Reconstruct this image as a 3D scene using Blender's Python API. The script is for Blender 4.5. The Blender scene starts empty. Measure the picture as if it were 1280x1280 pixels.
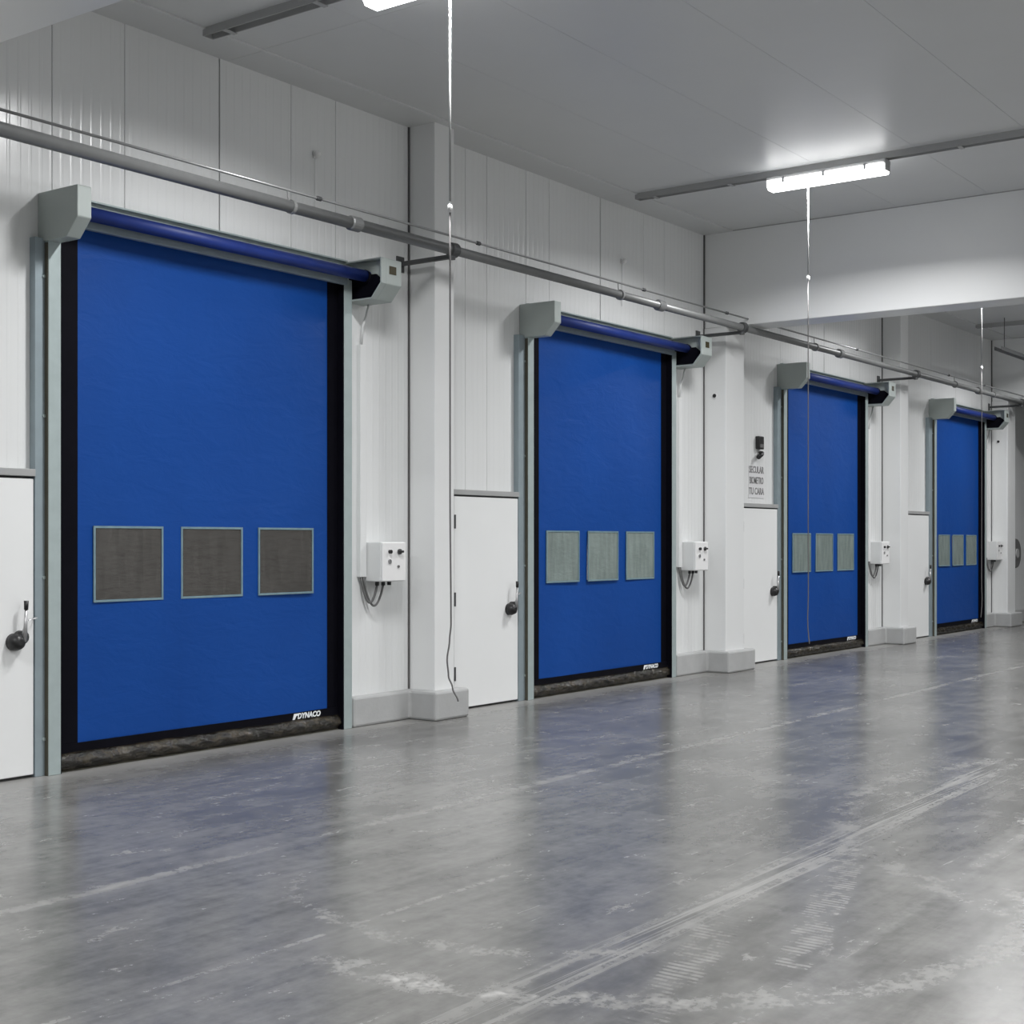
import bpy, bmesh, math, random
from mathutils import Vector
random.seed(7)
S = bpy.context.scene
COL = S.collection

# ------------------------------------------------------------------ camera
A = math.radians(35.96)
cd = bpy.data.cameras.new('camera')
cd.sensor_width = 36.0
cd.lens = 1770.0 / 1280.0 * 36.0
cd.shift_y = 36.0 / 1280.0
cd.clip_end = 200
cam = bpy.data.objects.new('camera', cd)
cam.location = (0, -8.3, 1.6)
cam.rotation_euler = (math.pi / 2, 0, A - math.pi / 2)
COL.objects.link(cam)
S.camera = cam

# ------------------------------------------------------------------ world, exposure
w = bpy.data.worlds.new('world')
S.world = w
w.use_nodes = True
w.node_tree.nodes['Background'].inputs[0].default_value = (0.8, 0.85, 0.9, 1)
w.node_tree.nodes['Background'].inputs[1].default_value = 0.15
S.view_settings.view_transform = 'Standard'
S.view_settings.look = 'None'
S.view_settings.gamma = 1.0
S.view_settings.use_curve_mapping = False
S.view_settings.exposure = 0.0
LAMP_POWER = 158.0          # watts of each fluorescent fitting
GLOW = 9.0                # brightness of the lamp diffuser

# ------------------------------------------------------------------ node helpers
def new_mat(name):
    m = bpy.data.materials.new(name)
    m.use_nodes = True
    nt = m.node_tree
    return m, nt, nt.nodes['Principled BSDF']

class NX:
    """small expression helper for shader math"""
    def __init__(s, nt): s.nt = nt
    def m(s, op, *a, clamp=False):
        n = s.nt.nodes.new('ShaderNodeMath'); n.operation = op; n.use_clamp = clamp
        for i, v in enumerate(a):
            if isinstance(v, (int, float)): n.inputs[i].default_value = v
            else: s.nt.links.new(v, n.inputs[i])
        return n.outputs[0]
    def pos(s):
        return s.nt.nodes.new('ShaderNodeNewGeometry').outputs['Position']
    def xyz(s, v):
        n = s.nt.nodes.new('ShaderNodeSeparateXYZ'); s.nt.links.new(v, n.inputs[0])
        return n.outputs
    def scale(s, v, sc):
        n = s.nt.nodes.new('ShaderNodeMapping'); n.inputs['Scale'].default_value = sc
        s.nt.links.new(v, n.inputs[0]); return n.outputs[0]
    def noise(s, v, scale, detail=4, rough=.55, dist=0):
        n = s.nt.nodes.new('ShaderNodeTexNoise')
        n.inputs['Scale'].default_value = scale; n.inputs['Detail'].default_value = detail
        n.inputs['Roughness'].default_value = rough; n.inputs['Distortion'].default_value = dist
        s.nt.links.new(v, n.inputs['Vector']); return n.outputs[0]
    def step(s, v, a, b, o0=0., o1=1.):
        n = s.nt.nodes.new('ShaderNodeMapRange'); n.interpolation_type = 'SMOOTHSTEP'
        n.inputs[1].default_value = a; n.inputs[2].default_value = b
        n.inputs[3].default_value = o0; n.inputs[4].default_value = o1
        s.nt.links.new(v, n.inputs[0]); return n.outputs[0]
    def mix(s, f, a, b):
        n = s.nt.nodes.new('ShaderNodeMix'); n.data_type = 'RGBA'
        for sock, v in ((n.inputs[0], f), (n.inputs[6], a), (n.inputs[7], b)):
            if isinstance(v, tuple): sock.default_value = v if len(v) == 4 else (*v, 1)
            elif isinstance(v, (int, float)): sock.default_value = v
            else: s.nt.links.new(v, sock)
        return n.outputs[2]
    def bump(s, h, strength, dist):
        n = s.nt.nodes.new('ShaderNodeBump')
        n.inputs['Strength'].default_value = strength; n.inputs['Distance'].default_value = dist
        s.nt.links.new(h, n.inputs['Height']); return n.outputs[0]

def plain(name, col, rough=.5, metal=0., vary=.06, nscale=3., spec=.5, bump=0.):
    m, nt, b = new_mat(name); x = NX(nt)
    n = x.noise(x.pos(), nscale, 5)
    lo = tuple(c * (1 - vary) for c in col); hi = tuple(min(1, c * (1 + vary)) for c in col)
    nt.links.new(x.mix(n, lo, hi), b.inputs['Base Color'])
    b.inputs['Roughness'].default_value = rough; b.inputs['Metallic'].default_value = metal
    b.inputs['Specular IOR Level'].default_value = spec
    if bump:
        nt.links.new(x.bump(x.noise(x.pos(), nscale * 6, 4), bump, .01), b.inputs['Normal'])
    return m

M = {}
M['column'] = plain('white_sheet_smooth', (.76, .77, .77), .38, vary=.03, nscale=1.2)
M['backing'] = plain('joint_sealant', (.22, .225, .225), .8)
M['joint'] = plain('corner_sealant', (.10, .10, .10), .8)
M['trimgrey'] = plain('grey_trim', (.36, .365, .365), .5)
M['leaf'] = plain('white_door_leaf', (.80, .81, .81), .4, vary=.02, nscale=2)
M['galv'] = plain('galvanised_steel', (.40, .47, .47), .42, .25, .12, 9)
M['galv_dark'] = plain('galvanised_flange', (.29, .35, .38), .45, .25, .12, 9)
M['cover'] = plain('grey_painted_cover', (.40, .445, .43), .4, 0, .05, 5)
M['seal_shade'] = plain('dark_seal_and_shade', (.075, .07, .05), .7, 0, .3, 12)
M['black'] = plain('black_vinyl', (.004, .004, .007), .6, 0, .3, 8, spec=.06)
M['blackplastic'] = plain('black_plastic', (.012, .012, .013), .4)
M['chrome'] = plain('brushed_chrome', (.45, .45, .46), .3, .8)
M['pipe'] = plain('grey_pipe', (.20, .205, .205), .42, .3, .12, 6)
M['pipe_dark'] = plain('dark_iron', (.075, .078, .08), .5, .2, .15, 10)
M['wire'] = plain('zinc_conduit', (.33, .335, .335), .35, .5)
M['whiteplastic'] = plain('white_plastic', (.80, .80, .80), .4, vary=.02)
M['boxgrey'] = plain('light_grey_enclosure', (.72, .73, .73), .45, vary=.02)
M['cable'] = plain('grey_cable', (.12, .12, .12), .5)
M['cord'] = plain('dark_cord', (.16, .155, .155), .7)
M['channel'] = plain('ceiling_channel_steel', (.42, .425, .425), .45, .1)
M['kerb'] = plain('painted_concrete', (.41, .415, .415), .6, vary=.14, nscale=5, bump=.15)
M['ink'] = plain('dark_ink', (.2, .2, .2), .6)
M['paper'] = plain('white_card', (.66, .66, .67), .6, vary=.02)
M['logo'] = plain('white_print', (.85, .87, .88), .5, vary=.01)
M['amber'] = plain('dark_sight_glass', (.055, .045, .02), .2)

def mat_panel(name, col, rough, rib, rib_strength):
    m, nt, b = new_mat(name); x = NX(nt); p = x.pos()
    o = x.xyz(p)
    n = x.noise(x.scale(p, (1, 1, .25)), 1.6, 4)
    nt.links.new(x.mix(n, tuple(c * .96 for c in col), tuple(c * 1.03 for c in col)), b.inputs['Base Color'])
    b.inputs['Roughness'].default_value = rough
    if rib:
        k = x.m('FRACT', x.m('DIVIDE', o[0], rib))
        tri = x.m('ABSOLUTE', x.m('SUBTRACT', k, .5))
        h = x.step(tri, .30, .44)
        nt.links.new(x.bump(h, rib_strength, .002), b.inputs['Normal'])
    return m
M['panel'] = mat_panel('ribbed_white_panel', (.76, .77, .77), .22, .085, .8)
M['ceil'] = mat_panel('ceiling_panel', (.66, .67, .67), .42, 0, 0)

def mat_curtain():
    m, nt, b = new_mat('blue_vinyl_curtain'); x = NX(nt); p = x.pos()
    n = x.noise(x.scale(p, (1, 1, .6)), 1.5, 5)
    nt.links.new(x.mix(n, (.0025, .046, .235), (.005, .062, .295)), b.inputs['Base Color'])
    b.inputs['Roughness'].default_value = .5
    b.inputs['Specular IOR Level'].default_value = .2
    h = x.noise(x.scale(p, (1, 1, 2.2)), 3.2, 5, .6, .6)
    nt.links.new(x.bump(h, .2, .03), b.inputs['Normal'])
    return m
M['blue'] = mat_curtain()
M['roll'] = plain('blue_vinyl_roll', (.006, .028, .20), .5, 0, .3, 4)

def mat_skirt():
    m, nt, b = new_mat('wrinkled_bottom_skirt'); x = NX(nt); p = x.pos()
    n = x.noise(x.scale(p, (1, 1, 2)), 9, 5)
    nt.links.new(x.mix(x.step(n, .35, .68), (.007, .006, .004), (.042, .034, .022)), b.inputs['Base Color'])
    b.inputs['Roughness'].default_value = .2
    nt.links.new(x.bump(x.noise(x.scale(p, (1, 1, 1.6)), 14, 5, .6, 1.0), .8, .03), b.inputs['Normal'])
    return m
M['skirt'] = mat_skirt()

def mat_pane(name, tint, see):
    m, nt, b = new_mat(name); x = NX(nt); p = x.pos()
    n = x.noise(x.scale(p, (2.5, 1, .5)), 6, 5)
    nt.links.new(x.mix(n, tuple(c * .55 for c in tint), tuple(c * 1.5 for c in tint)), b.inputs['Base Color'])
    b.inputs['Roughness'].default_value = .22
    nt.links.new(x.bump(x.noise(x.scale(p, (1, 1, 2.5)), 9, 3), .3, .02), b.inputs['Normal'])
    t = nt.nodes.new('ShaderNodeBsdfTransparent'); t.inputs[0].default_value = (.75, .78, .75, 1)
    mx = nt.nodes.new('ShaderNodeMixShader'); mx.inputs[0].default_value = see
    nt.links.new(b.outputs[0], mx.inputs[1]); nt.links.new(t.outputs[0], mx.inputs[2])
    nt.links.new(mx.outputs[0], nt.nodes['Material Output'].inputs[0])
    return m
M['pane_dark'] = mat_pane('dark_clear_vinyl', (.10, .094, .088), .35)
M['pane'] = mat_pane('greyed_clear_vinyl', (.26, .315, .30), .35)

def mat_floor():
    m, nt, b = new_mat('polished_concrete'); x = NX(nt); p = x.pos()
    X, Y, Z = x.xyz(p)
    big = x.noise(p, .55, 4, .55)
    mid = x.noise(x.scale(p, (1, 1.6, 1)), 2.2, 6, .62, .4)
    fine = x.noise(p, 14, 5, .65)
    v = x.m('ADD', x.m('MULTIPLY', big, .38), x.m('ADD', x.m('MULTIPLY', mid, .38), x.m('MULTIPLY', fine, .24)))
    strk = x.noise(x.scale(p, (.5, 9, 1)), 1.6, 5, .6)
    v = x.m('ADD', v, x.m('MULTIPLY', x.m('SUBTRACT', strk, .5), .22))
    g = x.step(v, .32, .70)
    base = x.mix(g, (.092, .091, .087), (.215, .212, .203))
    # pale scuffs: blotches, dragged lines, tyre tracks and a turning circle of dust
    rag = x.step(x.noise(x.scale(p, (1, 1, 1)), 5.5, 6, .7), .42, .62)
    rag2 = x.step(x.noise(p, 24, 4, .7), .38, .6)
    wob = x.m('MULTIPLY', x.m('SUBTRACT', x.noise(p, 1.3, 3), .5), .16)
    def band(coord, c, w0, w1):
        d = x.m('ABSOLUTE', x.m('SUBTRACT', coord, c))
        return x.step(d, w0, w1, 1., 0.)
    def rng(coord, a, bb, s=.3):
        return x.m('MULTIPLY', x.step(coord, a - s, a + s), x.step(coord, bb - s, bb + s, 1., 0.))
    Yw = x.m('ADD', Y, x.m('MULTIPLY', wob, .35))
    masks = []
    masks.append(x.m('MULTIPLY', band(Y, -4.30, .003, .025), x.m('MULTIPLY', rng(X, 2.6, 5.6), x.m('MULTIPLY', x.m('ADD', .2, x.m('MULTIPLY', rag, .8)), x.m('ADD', .1, x.m('MULTIPLY', rag2, .3))))))
    masks.append(x.m('MULTIPLY', band(Yw, -2.95, .0, .075), x.m('MULTIPLY', x.m('ADD', .25, x.m('MULTIPLY', rag, .75)), x.m('MULTIPLY', x.step(x.noise(x.scale(p, (1, .1, 1)), .9, 3), .2, .7), .5))))
    masks.append(x.m('MULTIPLY', band(Yw, -1.62, .0, .09), x.m('MULTIPLY', rag, x.m('MULTIPLY', x.step(x.noise(x.scale(p, (1, .1, 1)), .9, 3), .4, .8), .35))))
    # straight track of two wheels edges
    Yt = x.m('ADD', Yw, x.m('MULTIPLY', X, -.035))
    for c, wv, a in ((-5.62, .05, .28), (-5.47, .04, .2), (-6.30, .06, .12)):
        masks.append(x.m('MULTIPLY', band(Yt, c, wv * .3, wv), x.m('MULTIPLY', rng(X, 3.6, 10.5, .8), x.m('MULTIPLY', x.m('MAXIMUM', rag, x.m('MULTIPLY', rag2, .6)), a))))
    # treaded curve
    dx = x.m('SUBTRACT', X, 4.6); 
    Yc = x.m('SUBTRACT', Y, x.m('SUBTRACT', x.m('MULTIPLY', dx, .30), 6.14))
    tread = x.step(x.m('ABSOLUTE', x.m('SUBTRACT', x.m('FRACT', x.m('MULTIPLY', X, 26)), .5)), .12, .3)
    masks.append(x.m('MULTIPLY', band(Yc, 0, .06, .12), x.m('MULTIPLY', rng(X, 4.7, 7.4, .4), x.m('MULTIPLY', x.m('MULTIPLY', tread, rag), .30))))
    Yc2 = x.m('SUBTRACT', Y, x.m('SUBTRACT', x.m('MULTIPLY', dx, .30), 5.74))
    masks.append(x.m('MULTIPLY', band(Yc2, 0, .06, .13), x.m('MULTIPLY', rng(X, 4.1, 5.4, .3), x.m('MULTIPLY', x.m('MULTIPLY', tread, rag), .34))))
    # turning circle
    def ring(cx, cy, r, w0, w1):
        ax = x.m('SUBTRACT', X, cx); ay = x.m('SUBTRACT', Y, cy)
        d = x.m('SQRT', x.m('ADD', x.m('MULTIPLY', ax, ax), x.m('MULTIPLY', ay, ay)))
        d = x.m('ADD', d, x.m('MULTIPLY', wob, .6))
        return x.step(x.m('ABSOLUTE', x.m('SUBTRACT', d, r)), w0, w1, 1., 0.)
    low = x.m('MULTIPLY', rng(X, 3.4, 6.6, .3), x.step(Y, -4.7, -4.4, 1., 0.))
    masks.append(x.m('MULTIPLY', ring(5.75, -4.8, 1.80, .0, .15), x.m('MULTIPLY', low, x.m('MULTIPLY', x.m('MULTIPLY', x.m('ADD', .14, x.m('MULTIPLY', rag, .86)), x.m('ADD', .2, x.m('MULTIPLY', rag2, .8))), x.step(Y, -6.5, -5.0, .42, .8)))))
    masks.append(x.m('MULTIPLY', ring(5.6, -4.55, 1.25, .0, .10), x.m('MULTIPLY', x.step(X, 4.5, 5.1, 1., 0.), x.m('MULTIPLY', x.m('MULTIPLY', rag, rag2), .5))))
    masks.append(x.m('MULTIPLY', ring(9.0, -8.0, 3.2, .02, .14), x.m('MULTIPLY', rag, .2)))
    # loose blotches
    bl = x.step(x.noise(x.scale(p, (1, 1.8, 1)), 2.6, 6, .68), .59, .72)
    masks.append(x.m('MULTIPLY', bl, x.m('MULTIPLY', rag2, .5)))
    # fine scratches along the driving lane and a paler strip at the wall foot
    scr = x.step(x.noise(x.scale(p, (.45, 22, 1)), 1.5, 4, .65), .60, .72)
    masks.append(x.m('MULTIPLY', rng(Yt, -6.6, -4.9, .4), x.m('MULTIPLY', rng(X, 3.2, 14, 1.0), x.m('MULTIPLY', x.m('MULTIPLY', scr, rag), .30))))
    masks.append(x.m('MULTIPLY', band(Yt, -5.55, .06, .17), x.m('MULTIPLY', rng(X, 3.4, 10, .8), x.m('MULTIPLY', x.step(x.noise(x.scale(p, (.4, 30, 1)), 1.5, 4, .6), .47, .62), .34))))
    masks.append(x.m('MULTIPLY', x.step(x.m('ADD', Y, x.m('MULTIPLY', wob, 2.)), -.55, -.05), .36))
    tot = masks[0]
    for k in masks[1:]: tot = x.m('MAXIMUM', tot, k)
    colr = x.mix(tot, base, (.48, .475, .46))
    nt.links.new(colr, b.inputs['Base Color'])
    r = x.m('ADD', x.m('MULTIPLY', mid, .14), x.m('ADD', .165, x.m('MULTIPLY', tot, .35)))
    nt.links.new(r, b.inputs['Roughness'])
    b.inputs['Specular IOR Level'].default_value = .36
    nt.links.new(x.bump(x.m('ADD', mid, x.m('MULTIPLY', fine, .3)), .12, .01), b.inputs['Normal'])
    return m
M['floor'] = mat_floor()

def mat_glow():
    m, nt, b = new_mat('lit_diffuser')
    e = nt.nodes.new('ShaderNodeEmission'); e.inputs[0].default_value = (1, 1, 1, 1); e.inputs[1].default_value = GLOW
    nt.links.new(e.outputs[0], nt.nodes['Material Output'].inputs[0])
    return m
M['glow'] = mat_glow()

# ------------------------------------------------------------------ mesh helpers
class MB:
    def __init__(s): s.v = []; s.f = []
    def add(s, vs, fs):
        o = len(s.v); s.v += [tuple(p) for p in vs]; s.f += [tuple(i + o for i in f) for f in fs]; return s
    def box(s, x0, x1, y0, y1, z0, z1):
        x0, x1 = sorted((x0, x1)); y0, y1 = sorted((y0, y1)); z0, z1 = sorted((z0, z1))
        return s.add([(x0, y0, z0), (x1, y0, z0), (x1, y1, z0), (x0, y1, z0), (x0, y0, z1), (x1, y0, z1), (x1, y1, z1), (x0, y1, z1)],
                     [(0, 3, 2, 1), (4, 5, 6, 7), (0, 1, 5, 4), (1, 2, 6, 5), (2, 3, 7, 6), (3, 0, 4, 7)])
    def prism_x(s, prof, x0, x1):
        """profile of (y, z) points extruded along x"""
        n = len(prof)
        vs = [(x0, y, z) for y, z in prof] + [(x1, y, z) for y, z in prof]
        fs = [tuple(range(n)), tuple(range(2 * n - 1, n - 1, -1))]
        fs += [(i, (i + 1) % n + 0, (i + 1) % n + n, i + n)[::-1] for i in range(n)]
        return s.add(vs, fs)
    def prism_z(s, plan, z0, z1):
        n = len(plan)
        vs = [(x, y, z0) for x, y in plan] + [(x, y, z1) for x, y in plan]
        fs = [tuple(range(n))[::-1], tuple(range(n, 2 * n))] + [(i, (i + 1) % n, (i + 1) % n + n, i + n) for i in range(n)]
        return s.add(vs, fs)
    def tube(s, pts, r, n=12, caps=True):
        pts = [Vector(p) for p in pts]
        rs = r if isinstance(r, (list, tuple)) else [r] * len(pts)
        rings = []
        prev = None
        for i, p in enumerate(pts):
            t = (pts[min(i + 1, len(pts) - 1)] - pts[max(i - 1, 0)])
            if t.length < 1e-9: t = Vector((0, 0, 1))
            t.normalize()
            if prev is None:
                a = t.orthogonal().normalized()
            else:
                a = (prev - t * prev.dot(t)).normalized()
            prev = a
            bvec = t.cross(a)
            rings.append([p + (a * math.cos(2 * math.pi * k / n) + bvec * math.sin(2 * math.pi * k / n)) * rs[i] for k in range(n)])
        vs = [q for rg in rings for q in rg]; fs = []
        for i in range(len(pts) - 1):
            for k in range(n):
                fs.append((i * n + k, i * n + (k + 1) % n, (i + 1) * n + (k + 1) % n, (i + 1) * n + k))
        if caps:
            fs.append(tuple(range(n))[::-1]); fs.append(tuple((len(pts) - 1) * n + k for k in range(n)))
        return s.add(vs, fs)
    def build(s, name, mat, parent=None, org=None, bevel=0., smooth=False):
        org = Vector(org) if org is not None else (Vector(parent['_o']) if parent is not None else Vector((0, 0, 0)))
        me = bpy.data.meshes.new(name)
        me.from_pydata([tuple(Vector(p) - org) for p in s.v], [], s.f)
        bm = bmesh.new(); bm.from_mesh(me); bmesh.ops.recalc_face_normals(bm, faces=bm.faces)
        bm.to_mesh(me); bm.free()
        me.materials.append(M[mat] if isinstance(mat, str) else mat)
        if smooth:
            me.polygons.foreach_set('use_smooth', [len(p.vertices) == 4 for p in me.polygons])
        o = bpy.data.objects.new(name, me); COL.objects.link(o)
        if parent is not None:
            o.parent = parent
        else:
            o.location = org
        o['_o'] = tuple(org)
        if bevel:
            b = o.modifiers.new('bevel', 'BEVEL'); b.width = bevel; b.segments = 2; b.limit_method = 'ANGLE'
        return o

def tag(o, label=None, cat=None, group=None, kind=None):
    if label: o['label'] = label
    if cat: o['category'] = cat
    if group: o['group'] = group
    if kind: o['kind'] = kind
    return o

def thing(name, loc, label, cat, group=None, kind=None):
    o = bpy.data.objects.new(name, None); COL.objects.link(o)
    o.location = loc; o.empty_display_size = .1; o['_o'] = tuple(loc)
    return tag(o, label, cat, group, kind)

def text_mesh(name, body, size, mat, parent, loc, xscale=1., bold=.0, align='CENTER', lift=.0015, shear=0.):
    cu = bpy.data.curves.new(name, 'FONT'); cu.body = body; cu.size = size
    cu.align_x = align; cu.align_y = 'CENTER'; cu.extrude = lift; cu.offset = bold; cu.shear = shear; cu.resolution_u = 3
    t = bpy.data.objects.new(name + '_curve', cu); COL.objects.link(t)
    bpy.context.view_layer.update()
    me = bpy.data.meshes.new_from_object(t.evaluated_get(bpy.context.evaluated_depsgraph_get()))
    bpy.data.objects.remove(t); bpy.data.curves.remove(cu)
    for v in me.vertices:            # text plane xy -> wall plane xz, facing -y
        x, y, z = v.co; v.co = (x * xscale, -z, y)
    me.materials.clear(); me.materials.append(M[mat])
    o = bpy.data.objects.new(name, me); COL.objects.link(o)
    o.parent = parent; o.location = Vector(loc) - Vector(parent['_o'])
    o['_o'] = tuple(loc)
    return o

# ------------------------------------------------------------------ the setting
XL, XR, YF, H = -9.0, 34.0, -15.0, 5.36
DOORS = [(6.04, 8.88), (11.68, 14.49), (17.62, 20.36), (23.47, 26.02)]   # clear width between guides
ZOPEN = 3.74

fl = MB().box(XL, XR, YF, 4.2, -.2, 0).build('floor', 'floor'); tag(fl, 'grey polished concrete floor with pale tyre marks', kind='structure')

# long wall with the doors: a backing with openings and one sheet panel after another
mb = MB()
xs = XL
for a, b_ in DOORS:
    mb.box(xs, a, .06, .12, 0, H); mb.box(a, b_, .06, .12, ZOPEN, H); xs = b_
mb.box(xs, XR, .06, .12, 0, H)
wall = mb.build('wall_back', 'backing'); tag(wall, 'long white wall of upright ribbed panels', kind='structure')
JOINTS = [XL, -7.9, -6.8, -5.7, -4.6, -3.5, -2.4, -1.3, -.2, .9, 2.0, 3.1, 4.2, 5.3, 6.04, 6.66, 7.57, 8.35, 8.88, 9.85,
          10.68, 11.02, 11.68, 12.10, 13.08, 14.0, 14.49, 15.45, 16.5, 17.62, 18.65, 19.06, 20.0, 20.36, 21.26,
          22.2, 23.47, 24.7, 25.6, 26.02, 26.72, 27.8, 28.9, 30.0, 31.1, 32.2, 33.1, XR]
WIDE = {7.57, 13.08, 19.06}
for a, b_ in zip(JOINTS[:-1], JOINTS[1:]):
    ga = .007 if a in WIDE else .003; gb = .007 if b_ in WIDE else .003
    inside = any(a >= d0 - .001 and b_ <= d1 + .001 for d0, d1 in DOORS)
    z0 = ZOPEN if inside else 0
    MB().box(a + ga, b_ - gb, 0, .06, z0, H).build('panel', 'panel', wall)

tag(MB().box(XL, XR, YF - .1, YF, 0, H).build('wall_front', 'column'), 'white wall behind the viewer', kind='structure')
tag(MB().box(XL - .1, XL, YF, .12, 0, H).build('wall_left', 'column'), 'white end wall', kind='structure')
tag(MB().box(XR, XR + .1, YF, .12, 0, H).build('wall_right', 'column'), 'white far end wall', kind='structure')

ceil = MB().box(XL, XR, YF, .12, H + .04, H + .12).build('ceiling', 'trimgrey'); tag(ceil, 'pale grey glossy panel ceiling', kind='structure')
cx = [XL, -3.4, 2.0, 7.65, 13.11, 18.7, 24.3, 29.5, XR]
cy = [.06, -.40] + [-.40 - 1.025 * k for k in range(1, 15)]
cy[-1] = YF
for i in range(len(cx) - 1):
    for j in range(len(cy) - 1):
        MB().box(cx[i] + .002, cx[i + 1] - .002, cy[j + 1] + .0015, cy[j] - .0015, H - (.012 if j == 0 else 0), H + .04).build('panel', 'ceil', ceil)

# passage behind the curtains; unseen cross wall added to keep the nearest panes dark
rear = MB().box(XL, XR, 4.1, 4.2, 0, H).box(XL, XR, .12, 4.1, H, H + .1).box(10.2, 10.3, .12, 4.1, 0, H).build('wall_rear', 'column')
tag(rear, 'dim passage behind the blue curtains', kind='structure')

COLS = [(3.97, 4.46, True), (9.85, 10.13, False), (15.45, 15.94, True), (21.27, 21.60, False), (26.72, 27.20, True)]
for i, (a, b_, has_beam) in enumerate(COLS):
    c = MB().box(a, b_, -.30, -.001, 0, H if not has_beam else 4.2).build('column', 'column', org=(a, -.3, 0), bevel=.008)
    tag(c, None, None, kind='structure')
    c['label'] = ['boxed white column at the near end of the wall', 'slim boxed white column between first and second blue doors', 'wide boxed white column under the cross beam',
                  'slim boxed white column between third and fourth blue doors', 'white column past the farthest blue door'][i]
    MB().box(a - .018, a, -.012, 0, .26, 4.2 if has_beam else H).build('sealant_strip', 'joint', c)
    if has_beam:
        bmz = MB().box(a, a + .45, YF, 0, 4.2, H).build('beam', 'column', org=(a, 0, 4.2), bevel=.01)
        tag(bmz, ['white boxed beam overhead near the viewer', 'deep white boxed cross beam between second and third doors', 'farthest white boxed cross beam'][i // 2], kind='structure')
        MB().box(a - .012, a, -.018, 0, 4.2, H).build('sealant_strip', 'joint', bmz)
        MB().box(a - .006, a, YF, -.018, H - .010, H).build('sealant_strip', 'trimgrey', bmz)

KERBS = [(3.86, 3.0, 4.57, 4.7), (9.74, 9.0, 10.23, 10.36), (15.34, 14.61, 16.06, 16.3), (21.16, 20.48, 21.70, 22.05), (26.60, 26.14, 27.31, 29.5)]
KLAB = ['low grey kerb at the near column', 'low grey concrete kerb wrapping the column beside first blue door', 'low grey kerb round the wide column beside second blue door',
        'low grey kerb round the slim column beside third blue door', 'low grey kerb round the column past the farthest door']
for (ca, a, cb, b_), l in zip(KERBS, KLAB):
    plan = [(a, -.002), (a, -.10), (ca, -.10), (ca, -.40), (cb, -.40), (cb, -.10), (b_, -.10), (b_, -.002)]
    k = MB().prism_z(plan, 0, .26).build('kerb', 'kerb', org=(a, 0, 0), bevel=.022)
    tag(k, l, kind='structure')

# ------------------------------------------------------------------ roll-up doors
ORD = ['nearest', 'second nearest', 'third', 'farthest']
DLAB = ['largest and nearest blue roll-up door with dark window panes', 'second blue roll-up door, between the slim and wide columns',
        'third blue roll-up door, just past the cross beam', 'smallest and farthest blue roll-up door']
LEAFR = [5.856, 11.465, 17.40, 23.20]

def curtain_mesh(x0, x1, z0, z1, holes, y):
    xs = sorted({x0, x1, *[h[0] for h in holes], *[h[1] for h in holes]})
    def sub(lst, n):
        out = []
        for a, b_ in zip(lst[:-1], lst[1:]):
            k = max(1, int(round((b_ - a) / n)))
            out += [a + (b_ - a) * i / k for i in range(k)]
        return out + [lst[-1]]
    hz0, hz1 = holes[0][2], holes[0][3]
    zs = sub([z0, hz0, hz1, z1], .12); xs = sub(xs, .12)
    mb = MB(); idx = {}
    rnd = random.Random(int(x0 * 100))
    ph = [rnd.uniform(0, 6) for _ in range(4)]
    for i, x in enumerate(xs):
        for j, z in enumerate(zs):
            e = min(1, (x - x0) / .3, (x1 - x) / .3)
            bulge = .012 * e * (math.sin(2.1 * x + 1.3 * z + ph[0]) + .7 * math.sin(3.9 * z - 1.1 * x + ph[1]))
            idx[i, j] = len(mb.v); mb.v.append((x, y + bulge * .6, z))
    for i in range(len(xs) - 1):
        for j in range(len(zs) - 1):
            mxx = (xs[i] + xs[i + 1]) / 2; mz = (zs[j] + zs[j + 1]) / 2
            if any(h[0] < mxx < h[1] and h[2] < mz < h[3] for h in holes): continue
            mb.f.append((idx[i, j], idx[i + 1, j], idx[i + 1, j + 1], idx[i, j + 1]))
    return mb

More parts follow.
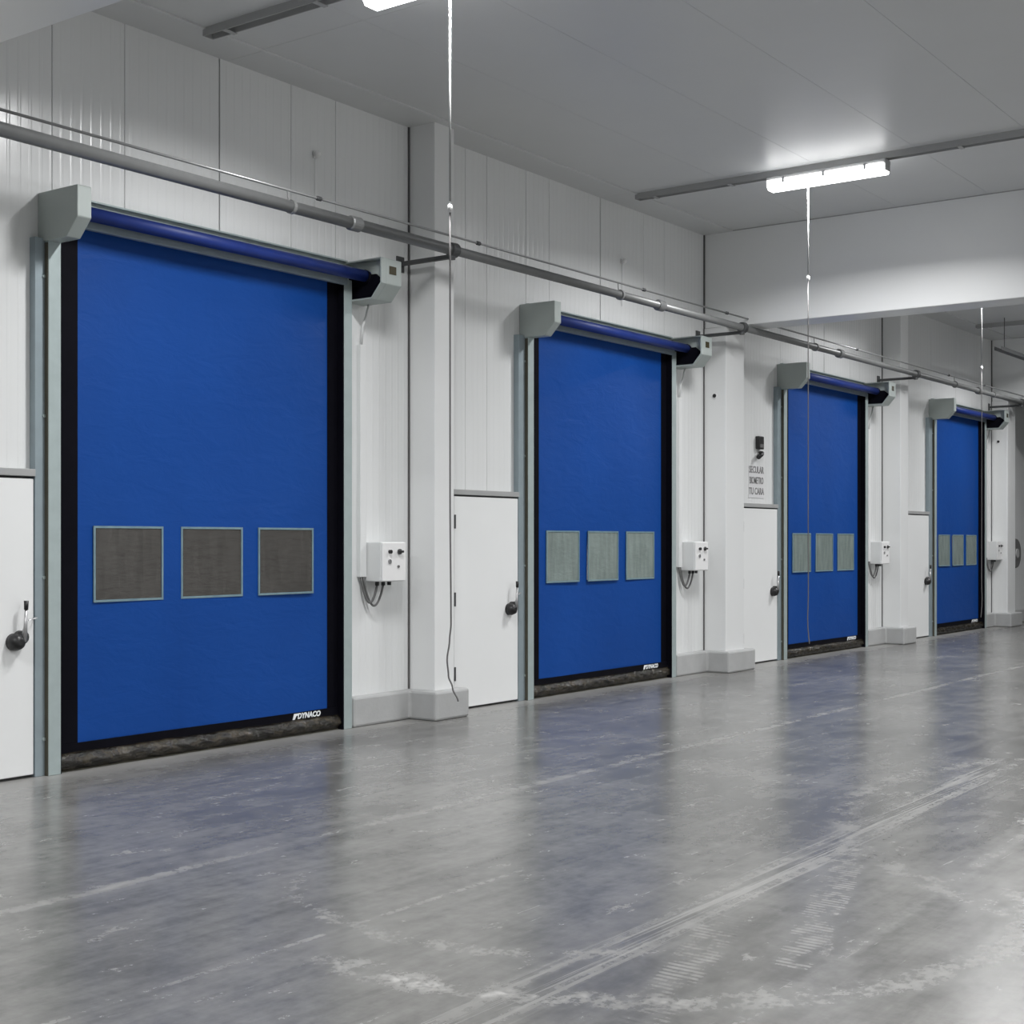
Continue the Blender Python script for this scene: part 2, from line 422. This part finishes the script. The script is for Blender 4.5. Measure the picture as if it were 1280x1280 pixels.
def roll_up_door(n, x0, x1, leafr):
    W = x1 - x0
    t = thing('roll_up_door', ((x0 + x1) / 2, 0, 0), DLAB[n], 'door', 'blue roll-up doors along the wall')
    yc = -.014
    pw = W * .209; gp = W * .071; mg = (W - 3 * pw - 2 * gp) / 2 + .01
    holes = [(x0 + mg + k * (pw + gp), x0 + mg + k * (pw + gp) + pw, 1.18, 1.69) for k in range(3)]
    bl, br = x0 + .19, x1 - .125
    cur = curtain_mesh(bl, br, .183, 3.86, holes, yc - .004).build('curtain', 'blue', t, smooth=True)
    s = cur.modifiers.new('thick', 'SOLIDIFY'); s.thickness = .004; s.offset = 1
    e = cur.modifiers.new('crisp', 'EDGE_SPLIT'); e.split_angle = math.radians(30)
    for h in holes:
        p = MB().box(h[0] - .004, h[1] + .004, yc - .016, yc - .013, h[2] - .004, h[3] + .004).build('window_pane', 'pane_dark' if n == 0 else 'pane', t)
        e = .016
        MB().box(h[0] - e, h[0], yc - .021, yc - .012, h[2] - e, h[3] + e).box(h[1], h[1] + e, yc - .021, yc - .012, h[2] - e, h[3] + e) \
            .box(h[0], h[1], yc - .021, yc - .012, h[2] - e, h[2]).box(h[0], h[1], yc - .021, yc - .012, h[3], h[3] + e) \
            .build('welded_border', 'border', p)
    MB().box(x0 - .03, bl + .002, yc - .012, yc, 0.02, 3.86).build('edge_strip', 'black', t)
    MB().box(br - .002, x1 + .03, yc - .012, yc, 0.02, 3.86).build('edge_strip', 'black', t)
    bs = MB().box(x0 - .02, x1 + .02, yc - .022, yc - .004, .08, .188).build('bottom_strip', 'black', t)
    # white lettering on the bottom strip
    lx = x1 - .36
    text_mesh('lettering', 'DYNACO', .062, 'logo', bs, (lx, yc - .0235, .155), 1.0, .0022, shear=.2)
    MB().add([(lx - .19, yc - .024, .132), (lx - .165, yc - .024, .132), (lx - .145, yc - .024, .162), (lx - .125, yc - .024, .162), (lx - .125, yc - .024, .180), (lx - .172, yc - .024, .180),
              (lx - .19, yc - .022, .132), (lx - .165, yc - .022, .132), (lx - .145, yc - .022, .162), (lx - .125, yc - .022, .162), (lx - .125, yc - .022, .180), (lx - .172, yc - .022, .180)],
             [(0, 1, 2, 3, 4, 5), (11, 10, 9, 8, 7, 6)] + [(i, (i + 1) % 6, (i + 1) % 6 + 6, i + 6) for i in range(6)]).build('emblem', 'logo', bs)
    # wrinkled soft skirt lying on the floor
    mb = MB(); nx, nz = 64, 8; rnd = random.Random(n + 3); ph = [rnd.uniform(0, 6) for _ in range(6)]
    for i in range(nx + 1):
        x = x0 - .01 + (W + .02) * i / nx
        wv = .014 * math.sin(9 * x + ph[0]) + .010 * math.sin(23 * x + ph[1]) + .006 * math.sin(51 * x + ph[2])
        for j in range(nz + 1):
            q = j / nz
            yy = yc - .024 - .045 * math.sin(math.pi * min(1, q * 1.0)) * (1 + 8 * wv) - .012 * math.sin(14 * q + 31 * x + ph[3]) * math.sin(math.pi * q)
            zz = .002 + .125 * q * (1 + 1.2 * wv)
            mb.v.append((x, min(yy, yc - .024), zz))
    for i in range(nx):
        for j in range(nz):
            a = i * (nz + 1) + j; mb.f.append((a, a + nz + 1, a + nz + 2, a + 1))
    sk = mb.build('skirt', 'skirt', t, smooth=True)
    s = sk.modifiers.new('thick', 'SOLIDIFY'); s.thickness = .004
    MB().box(x0, x1, yc - .03, yc - .02, 0, .012).build('floor_seal', 'seal_shade', t)
    # guides
    g = MB().box(x0 - .10, x0, -.10, -.03, 0, 3.66).build('guide_rail', 'galv', t, bevel=.004)
    MB().box(x0 - .085, x0 - .002, -.03, 0, 0, 3.66).build('brush_seal', 'seal_shade', g)
    MB().box(x0 - .104, x0 - .0995, -.096, -.058, 0, 3.63).build('side_shade', 'seal_shade', g)  # dark strip painting the shade on the guide's left face
    MB().box(x0, x0 + .012, -.09, -.03, 0, 3.64).build('rubber_lip', 'black', g)
    f = MB().box(leafr + .004, x0 - .085, -.062, 0, 0, 3.66).build('mounting_flange', 'galv_dark', t, bevel=.003)
    for z in (.25, 1.35, 2.45, 3.4):
        MB().tube([(x0 - .10 - .012, -.062, z), (x0 - .10 - .012, -.07, z)], .012, 8).build('bolt', 'galv', f)
    g = MB().box(x1, x1 + .10, -.10, -.0, 0, 3.82).build('guide_rail', 'galv', t, bevel=.004)
    MB().box(x1 - .012, x1 - .001, -.098, -.03, 0, 3.80).build('rubber_lip', 'black', g)
    # header
    MB().box(x0 - .02, x1 + .10, -.012, 0, 3.815, 3.995).build('header_plate', 'galv', t)
    MB().box(x0 - .02, x1 + .10, -.05, -.012, 3.985, 3.997).build('header_lip', 'galv', t)
    MB().tube([(x0 - .02, -.22, 3.850), (x1 + .27, -.22, 3.850)], .050, 28).build('curtain_roll', 'roll', t, smooth=True)
    MB().tube([(x1 + .12, -.22, 3.845), (x1 + .27, -.22, 3.845)], [.059, .03], 20).build('roll_cone', 'black', t, smooth=True)
    MB().box(x0 - .02, x1 + .02, -.125, -.085, 3.768, 3.828).build('cross_rail', 'galv_dark', t, bevel=.005)
    prof = [(0, 3.975), (-.43, 3.975), (-.43, 3.765), (-.31, 3.64), (0, 3.64)]
    eb = MB().prism_x(prof, x0 - .115, x0).build('end_box', 'cover', t, bevel=.006)
    # motor box, open towards the roll
    b0, b1 = x1 + .10, x1 + .36
    mbx = MB().prism_x([(0, 3.985), (-.43, 3.985), (-.43, 3.77), (-.32, 3.645), (0, 3.645)], b0 + .06, b1)
    mo = mbx.build('motor_box', 'cover', t, bevel=.006)
    rim = MB()
    pr = [(0, 3.985), (-.43, 3.985), (-.43, 3.77), (-.32, 3.645), (0, 3.645)]
    th = .012
    inn = [(-.0, 3.985 - th), (-.43 + th, 3.985 - th), (-.43 + th, 3.775), (-.315, 3.645 + th), (0, 3.645 + th)]
    for i in range(4):
        q = [pr[i], pr[i + 1], inn[i + 1], inn[i]]
        rim.prism_x(q, b0, b0 + .06)
    rim.build('cover_rim', 'cover', mo)
    MB().prism_x([(-.02, 3.86), (-.33, 3.86), (-.40, 3.80), (-.30, 3.672), (-.02, 3.672)], b0 + .045, b0 + .0595).build('dark_hollow', 'black', mo)  # black sheet standing in for the shade inside the open box
    MB().box(b0 + .10, b0 + .19, -.4335, -.43, 3.855, 3.925).build('sight_window', 'amber', mo, bevel=.003)
    return t

m, nt, b = new_mat('pale_welded_vinyl'); x = NX(nt)
nt.links.new(x.mix(x.noise(x.pos(), 14, 4), (.09, .17, .23), (.24, .34, .36)), b.inputs['Base Color']); b.inputs['Roughness'].default_value = .35
M['border'] = m
for n, (a, b_) in enumerate(DOORS):
    roll_up_door(n, a, b_, LEAFR[n])

# ------------------------------------------------------------------ white hinged side doors
SLAB = ['white hinged side door at the left edge of the picture', 'white hinged side door between the slim column and second blue door',
        'white hinged side door under the notice beside third blue door', 'narrow-looking white side door beside the farthest blue door']
def side_door(n, xr):
    xl = xr - 1.03
    t = thing('side_door', (xl, 0, 0), SLAB[n], 'door', 'white side doors beside the roll-up doors')
    MB().box(xl, xr - .006, -.06, -.012, .02, 2.02).build('leaf', 'leaf', t, bevel=.006)
    MB().box(xl - .02, xr, -.012, -.001, .0, 2.04).build('frame', 'joint', t)
    MB().box(xl - .02, xr, -.075, -.001, 2.035, 2.085).build('head_rail', 'trimgrey', t, bevel=.004)
    for z in (.35, 1.05, 1.78):
        h = MB().box(xl - .016, xl + .012, -.07, -.012, z - .06, z + .06).build('hinge', 'chrome', t, bevel=.004)
        MB().tube([(xl - .006, -.075, z - .065), (xl - .006, -.075, z + .065)], .009, 10).build('hinge_pin', 'pipe_dark', h)
    hx = xr - .13
    hd = MB().tube([(hx - .035, -.06, .925), (hx - .035, -.10, .925), (hx - .035, -.135, .925), (hx - .035, -.15, .925)], [.058, .058, .045, .02], 20).build('handle', 'blackplastic', t, smooth=True)
    MB().tube([(hx + .01, -.06, .955), (hx + .01, -.11, .955), (hx + .01, -.128, .955)], [.045, .045, .025], 16).build('handle_boss', 'blackplastic', hd, smooth=True)
    MB().tube([(hx + .005, -.115, .93), (hx + .012, -.128, 1.02), (hx + .018, -.128, 1.15)], [.028, .013, .009], 12).build('lever', 'chrome', hd, smooth=True)
    MB().tube([(hx + .0175, -.128, 1.14), (hx + .019, -.128, 1.20)], [.014, .016], 12).build('lever_tip', 'blackplastic', hd, smooth=True)
    MB().tube([(hx + .014, -.128, 1.065), (xr - .008, -.10, 1.08), (xr - .008, -.06, 1.08)], .004, 8).build('striker_wire', 'chrome', hd)
    return t
for n, xr in enumerate(LEAFR):
    side_door(n, xr)

# ------------------------------------------------------------------ control boxes with cable trunking
CLAB = ['white control box with switches beside the nearest blue door', 'white control box beside the second blue door',
        'white control box beside the third blue door', 'small white control box beside the farthest blue door']
def control_box(n, x1):
    a = x1 + .36; b_ = a + .32
    if b_ > COLS[n + 1][0] - .02: b_ = COLS[n + 1][0] - .02
    z0, z1 = 1.245, 1.59
    t = thing('control_box', ((a + b_) / 2, 0, z0), CLAB[n], 'control box', 'control boxes beside the blue doors')
    MB().box(a, b_, -.195, -.002, z0, z1).build('body', 'boxgrey', t, bevel=.008)
    MB().box(a + .004, b_ - .004, -.212, -.196, z0 + .004, z1 - .004).build('cover', 'whiteplastic', t, bevel=.006)
    w_ = b_ - a
    k = MB().tube([(a + w_ * .30, -.212, z1 - .085), (a + w_ * .30, -.235, z1 - .085)], .017, 14).build('push_button', 'blackplastic', t)
    k = MB().tube([(a + w_ * .70, -.212, z1 - .085), (a + w_ * .70, -.228, z1 - .085)], .024, 14).build('rotary_switch', 'pipe_dark', t)
    MB().add([], []).box(a + w_ * .70 - .032, a + w_ * .70 + .032, -.245, -.228, z1 - .094, z1 - .074).build('grip', 'blackplastic', k, bevel=.004)
    MB().tube([(a + w_ * .30, -.212, z1 - .17), (a + w_ * .30, -.222, z1 - .17)], .020, 14).build('key_switch', 'chrome', t)
    MB().tube([(a + w_ * .66, -.212, z1 - .215), (a + w_ * .66, -.222, z1 - .215)], .012, 12).build('pilot_light', 'cable', t)
    for k, gx in enumerate((a + .06, a + .14, a + .22)):
        if gx < b_ - .03:
            MB().tube([(gx, -.10, z0), (gx, -.10, z0 - .035)], .018, 12).build('cable_gland', 'blackplastic', t)
    def loop(p0, p1, drop):
        pts = []
        for i in range(17):
            q = i / 16
            pts.append((p0[0] + (p1[0] - p0[0]) * q, p0[1] + (p1[1] - p0[1]) * q, p0[2] + (p1[2] - p0[2]) * q - drop * math.sin(math.pi * q) ** .8))
        return pts
    tx = x1 + .305
    MB().tube(loop((a + .06, -.10, z0 - .03), (tx - .02, -.03, z0 + .05), .19), .011, 10).build('cable', 'cable', t, smooth=True)
    MB().tube(loop((a + .14, -.10, z0 - .03), (tx + .01, -.03, z0 + .05), .22), .010, 10).build('cable', 'cable', t, smooth=True)
    tr = thing('cable_trunking', (tx, 0, z0), ['pale cable trunking down the wall beside the nearest blue door', 'pale cable trunking beside the second blue door', 'pale cable trunking beside the third blue door',
                                     'pale cable trunking beside the farthest blue door'][n], 'trunking', 'cable trunking above the control boxes')
    MB().box(tx - .04, tx + .04, -.045, -.001, z0 + .04, 3.30).build('duct', 'boxgrey', tr, bevel=.004)
    MB().tube([(tx - .015, -.03, 3.29), (tx - .03, -.06, 3.45), (tx - .0, -.08, 3.55), (tx + .02, -.09, 3.648)],   .012, 10).build('cable', 'boxgrey', tr, smooth=True)
for n, (a, b_) in enumerate(DOORS):
    control_box(n, b_)

# ------------------------------------------------------------------ overhead pipe with conduit
PY, PZ = -.60, 4.145
pp = thing('overhead_pipe', (9.75, PY, PZ), 'long grey overhead pipe running above all the blue doors', 'pipe')
MB().tube([(-8.5, PY, PZ), (9.75, PY, PZ)], .047, 20).build('pipe_run', 'pipe', pp, smooth=True)
MB().tube([(9.75, PY, PZ), (33.0, PY, PZ)], .041, 20).build('pipe_run', 'pipe', pp, smooth=True)
for xk in (2.7, 8.46, 13.34, 18.2, 24.1, 28.5):
    MB().tube([(xk - .06, PY, PZ), (xk - .05, PY, PZ), (xk + .05, PY, PZ), (xk + .06, PY, PZ)], [.05, .06, .06, .05], 20).build('coupling', 'pipe', pp)
for xk in (1.9, 7.75, 12.52, 17.4, 22.9, 24.9):
    c = MB().tube([(xk - .015, PY, PZ), (xk + .015, PY, PZ)], .054, 20).build('clip', 'wire', pp)
    MB().tube([(xk - .03, PY, PZ + .045), (xk - .045, PY, PZ + .125)], .006, 8).build('hook', 'wire', c)
for xk in (4.1 - .2, 9.72, 15.29, 21.11, 26.57):
    br = MB().box(xk - .02, xk + .02, PY - .02, -.001, PZ - .075, PZ - .04).build('bracket_arm', 'pipe_dark', pp)
    MB().box(xk - .05, xk + .05, -.012, -.001, PZ - .13, PZ + .01).build('wall_plate', 'pipe_dark', br)
    MB().tube([(xk - .03, PY, PZ), (xk - .02, PY, PZ), (xk + .045, PY, PZ), (xk + .06, PY, PZ)], [.052, .062, .066, .052], 20).build('tee_collar', 'pipe_dark', br)
    MB().tube([(xk + .0, PY, PZ - .05), (xk + .0, PY, PZ - .085)], .03, 14).build('tee_plug', 'pipe_dark', br)
cn = thing('conduit', (9.75, PY, PZ + .12), 'thin pale conduit line just above the grey overhead pipe', 'conduit')
for xa, xb in ((-8.5, 3.968), (4.422, 15.448), (15.902, 26.718), (27.172, 33.0)):
    MB().tube([(xa, PY, PZ + .122), (xb, PY, PZ + .122)], .010, 10).build('conduit_run', 'wire', cn, smooth=True)
for xk in (2.3, 8.05, 10.1, 13.0, 14.9, 18.8, 22.6, 24.4):
    MB().tube([(xk - .03, PY, PZ + .122), (xk - .02, PY, PZ + .122), (xk + .02, PY, PZ + .122), (xk + .03, PY, PZ + .122)], [.012, .018, .018, .012], 12).build('joint_sleeve', 'pipe_dark', cn)

# ------------------------------------------------------------------ ceiling channels, lamps, pull cords
CHAN = [1.2, 7.12, 13.25, 19.25, 24.7]
CHLAB = ['steel channel on the ceiling near the viewer', 'dark steel ceiling channel above the nearest blue door', 'steel ceiling channel carrying the lit lamp above second door',
         'steel ceiling channel past the cross beam', 'farthest steel ceiling channel']
for xk, l in zip(CHAN, CHLAB):
    z0 = H - .06
    t = thing('ceiling_channel', (xk, -.37, H), l, 'channel', 'steel channels across the ceiling')
    MB().prism_z([(xk - .05, -.37), (xk - .05, YF + .02), (xk + .05, YF + .02), (xk + .05, -.37)], z0 + .046, z0 + .06).build('web', 'channel', t)
    MB().box(xk - .05, xk - .042, -.37, YF + .02, z0, z0 + .046).build('flange', 'channel', t)
    MB().box(xk + .042, xk + .05, -.37, YF + .02, z0, z0 + .046).build('flange', 'channel', t)
    MB().box(xk - .042, xk + .042, -.37, -.375, z0, z0 + .046).build('end_plate', 'channel', t)
    for yk in (-.6, -1.5, -3.9, -6.2):
        MB().box(xk - .06, xk + .06, yk - .02, yk + .02, z0 - .006, z0).build('strap', 'channel', t)

def lamp(xk, y0, label, zt=H - .061, length=1.26):
    """fluorescent fitting: grey tray on top, white diffuser trough below"""
    y1 = y0 - length
    t = thing('fluorescent_lamp', (xk, (y0 + y1) / 2, zt), label, 'lamp', 'fluorescent lamps under the ceiling')
    MB().box(xk - .075, xk + .075, y0, y1, zt - .046, zt).build('tray', 'trimgrey', t, bevel=.01)
    prof = [(-.092, -.045), (-.088, -.10), (-.06, -.135), (.06, -.135), (.088, -.10), (.092, -.045)]
    vs = [(xk + px, y0 - .02, zt + pz) for px, pz in prof] + [(xk + px, y1 + .02, zt + pz) for px, pz in prof]
    n = len(prof)
    MB().add(vs, [tuple(range(n)), tuple(range(2 * n - 1, n - 1, -1))] + [(i, (i + 1) % n, (i + 1) % n + n, i + n) for i in range(n)]).build('diffuser', 'glow', t)
    for yk in (y0 + .001, y1 - .001 + .02):
        MB().box(xk - .06, xk + .06, yk, yk - .02, zt - .11, zt - .02).build('end_cap', 'trimgrey', t, bevel=.006)
    for yk in (y0 - .2, (y0 + y1) / 2, y1 + .2):
        for sx in (-1, 1):
            MB().box(xk + sx * .078, xk + sx * .097, yk - .012, yk + .012, zt - .085, zt - .03).build('clip', 'chrome', t)
    ld = bpy.data.lights.new('tube_light', 'AREA'); ld.shape = 'RECTANGLE'; ld.size = .10; ld.size_y = length - .06
    ld.energy = LAMP_POWER; ld.color = (1.0, 1.0, 1.0); ld.spread = math.radians(157)
    lo = bpy.data.objects.new('tube_light', ld); COL.objects.link(lo)
    lo.parent = t; lo.location = (0, 0, -.1365)
    return t
lamp(13.25, -1.93, 'lit fluorescent lamp under the ceiling above second blue door')
lamp(7.12, -1.95, 'lit fluorescent lamp cut off by the top edge of the picture')
lamp(19.25, -1.95, 'lit fluorescent lamp hidden past the cross beam')
lamp(24.7, -1.95, 'farthest lit fluorescent lamp past the cross beam')
lamp(1.2, -1.95, 'lit fluorescent lamp out of view at the near end')
for i, xk in enumerate(CHAN):
    for yk in (-7.6, -12.2):  # unseen rows added for more light from behind the viewer
        if i in (0, 1, 2, 3):
            lamp(xk, yk, 'added fill lamp out of view, %s channel, %s' % (('nearest', 'second', 'third', 'fourth')[i] + ' ceiling', 'middle of the hall' if yk > -9 else 'along the wall behind the viewer'))
lamp(20.0, 2.8, 'added lamp in the unseen passage behind the curtains', zt=H - .005)  # added to light the farther doors' panes from behind

PL = ['white pull cord hanging in front of the slim column', 'pull cord hanging from the lamp in front of third blue door', 'pull cord hanging in front of the farthest blue door']
for (xk, yk, zm, sgn), l in zip(((7.15, -2.62, 3.76, 1), (13.25, -2.36, 4.25, .25), (19.22, -2.20, 3.95, -.2)), PL):
    zt = H - .061 - .138
    t = thing('pull_cord', (xk, yk, zt), l, 'pull cord', 'pull cords in front of the doors')
    MB().tube([(xk, yk, zt), (xk, yk, zm)], .0065, 12).build('guide_tube', 'trimgrey', t, smooth=True)
    MB().tube([(xk, yk, zm + .01), (xk, yk, zm), (xk, yk, zm - .03), (xk, yk, zm - .045)], [.008, .016, .016, .006], 12).build('knob', 'whiteplastic', t, smooth=True)
    pts = []
    key = [(zm - .04, 0), (1.9, 0), (1.064, .006), (.96, -.003), (.833, -.019), (.73, -.010), (.652, .016), (.565, .052)]
    for (za, oa), (zb, ob) in zip(key[:-1], key[1:]):
        for i in range(6):
            q = i / 6; qs = q * q * (3 - 2 * q); wv = (oa + (ob - oa) * qs) * sgn
            pts.append((xk + wv * .587, yk - wv * .809, za + (zb - za) * q))
    pts.append((xk + .052 * sgn * .587, yk - .052 * sgn * .809, .565))
    MB().tube(pts, .0055, 8).build('cord', 'cord', t, smooth=True)

# dark tray under the far ceiling
t = thing('cable_tray', (23.85, -1.0, 4.8), 'dark cable tray under the ceiling at the right edge', 'cable tray')
MB().box(23.85, 26.72, -1.06, -.94, 4.78, 4.785).box(23.85, 26.72, -1.06, -1.055, 4.785, 4.84).box(23.85, 26.72, -.945, -.94, 4.785, 4.84).build('tray_body', 'pipe_dark', t)
for xk in (24.2, 26.2):
    MB().tube([(xk, -1.0, 4.785), (xk, -1.0, H)], .006, 8).build('hanger_rod', 'pipe_dark', t)

# ------------------------------------------------------------------ small wall things
for (xk, z), l in zip(((8.62, 4.83), (13.52, 4.72)), ('tiny white wall sensor high above the nearest blue door', 'tiny white wall sensor high above the second blue door')):
    t = thing('wall_sensor', (xk, 0, z), l, 'sensor', 'small white sensors high on the wall')
    MB().box(xk - .02, xk + .02, -.015, -.001, z - .03, z + .03).build('mount', 'whiteplastic', t, bevel=.003)
    MB().tube([(xk, -.015, z), (xk, -.045, z), (xk, -.06, z), (xk, -.065, z)], [.028, .028, .02, .005], 14).build('lens', 'whiteplastic', t, smooth=True)
    MB().tube([(xk, -.008, z - .03), (xk, -.008, z - .5)], .003, 6).build('lead', 'boxgrey', t)

for (cxx, u), l in zip(((15.45, .15), (26.72, .13)), ('small round black hole plug on the side of the wide column', 'small round black plug on the side of the farthest column')):
    z = 3.37 if cxx < 20 else 3.45
    t = thing('round_plug', (cxx, -u, z), l, 'plug', 'round black plugs on the columns')
    MB().tube([(cxx, -u, z), (cxx - .008, -u, z)], .035, 18).build('collar', 'whiteplastic', t)
    MB().tube([(cxx - .008, -u, z), (cxx - .014, -u, z)], .024, 18).build('core', 'blackplastic', t)

sx, sz = 16.89, 0
t = thing('notice', (16.9, 0, 2.38), 'white notice with three lines of dark lettering beside third blue door', 'sign')
MB().box(16.66, 17.10, -.006, -.0005, 2.16, 2.58).build('board', 'paper', t)
for body, z in (('SECULAR', 2.525), ('BIOMETRO', 2.385), ('TU CARA', 2.245)):
    text_mesh('lettering', body, .125, 'ink', t, (16.88, -.0075, z), .82 if len(body) < 8 else .66, .002)
t = thing('card_reader', (16.92, 0, 2.85), 'black wall reader with a small horn above the white notice', 'reader')
rb = MB().box(16.86, 17.0, -.06, -.001, 2.80, 2.97).build('body', 'blackplastic', t, bevel=.01)
MB().box(16.88, 16.98, -.064, -.06, 2.82, 2.865).build('keypad', 'cable', rb)
MB().tube([(16.99, -.001, 2.765), (16.96, -.05, 2.75), (16.92, -.06, 2.73), (16.83, -.06, 2.69)], [.018, .026, .03, .03], 14).build('horn', 'blackplastic', t, smooth=True)

hx, hz = 27.50, 1.36
t = thing('hose_reel', (hx, 0, hz), 'round dark grey reel half hidden behind the farthest column', 'reel')
MB().tube([(hx, -.10, hz), (hx, -.12, hz), (hx, -.22, hz), (hx, -.24, hz)], [.27, .28, .28, .27], 32).build('drum', 'cable', t)
MB().tube([(hx, -.001, hz), (hx, -.10, hz)], .05, 14).build('axle', 'pipe_dark', t)
MB().tube([(hx, -.24, hz), (hx, -.26, hz)], .09, 20).build('hub', 'trimgrey', t)
MB().box(hx - .16, hx + .10, -.10, -.001, hz - .53, hz - .48).build('nozzle_holder', 'cable', t, bevel=.004)

for o in bpy.data.objects:
    if '_o' in o: del o['_o']
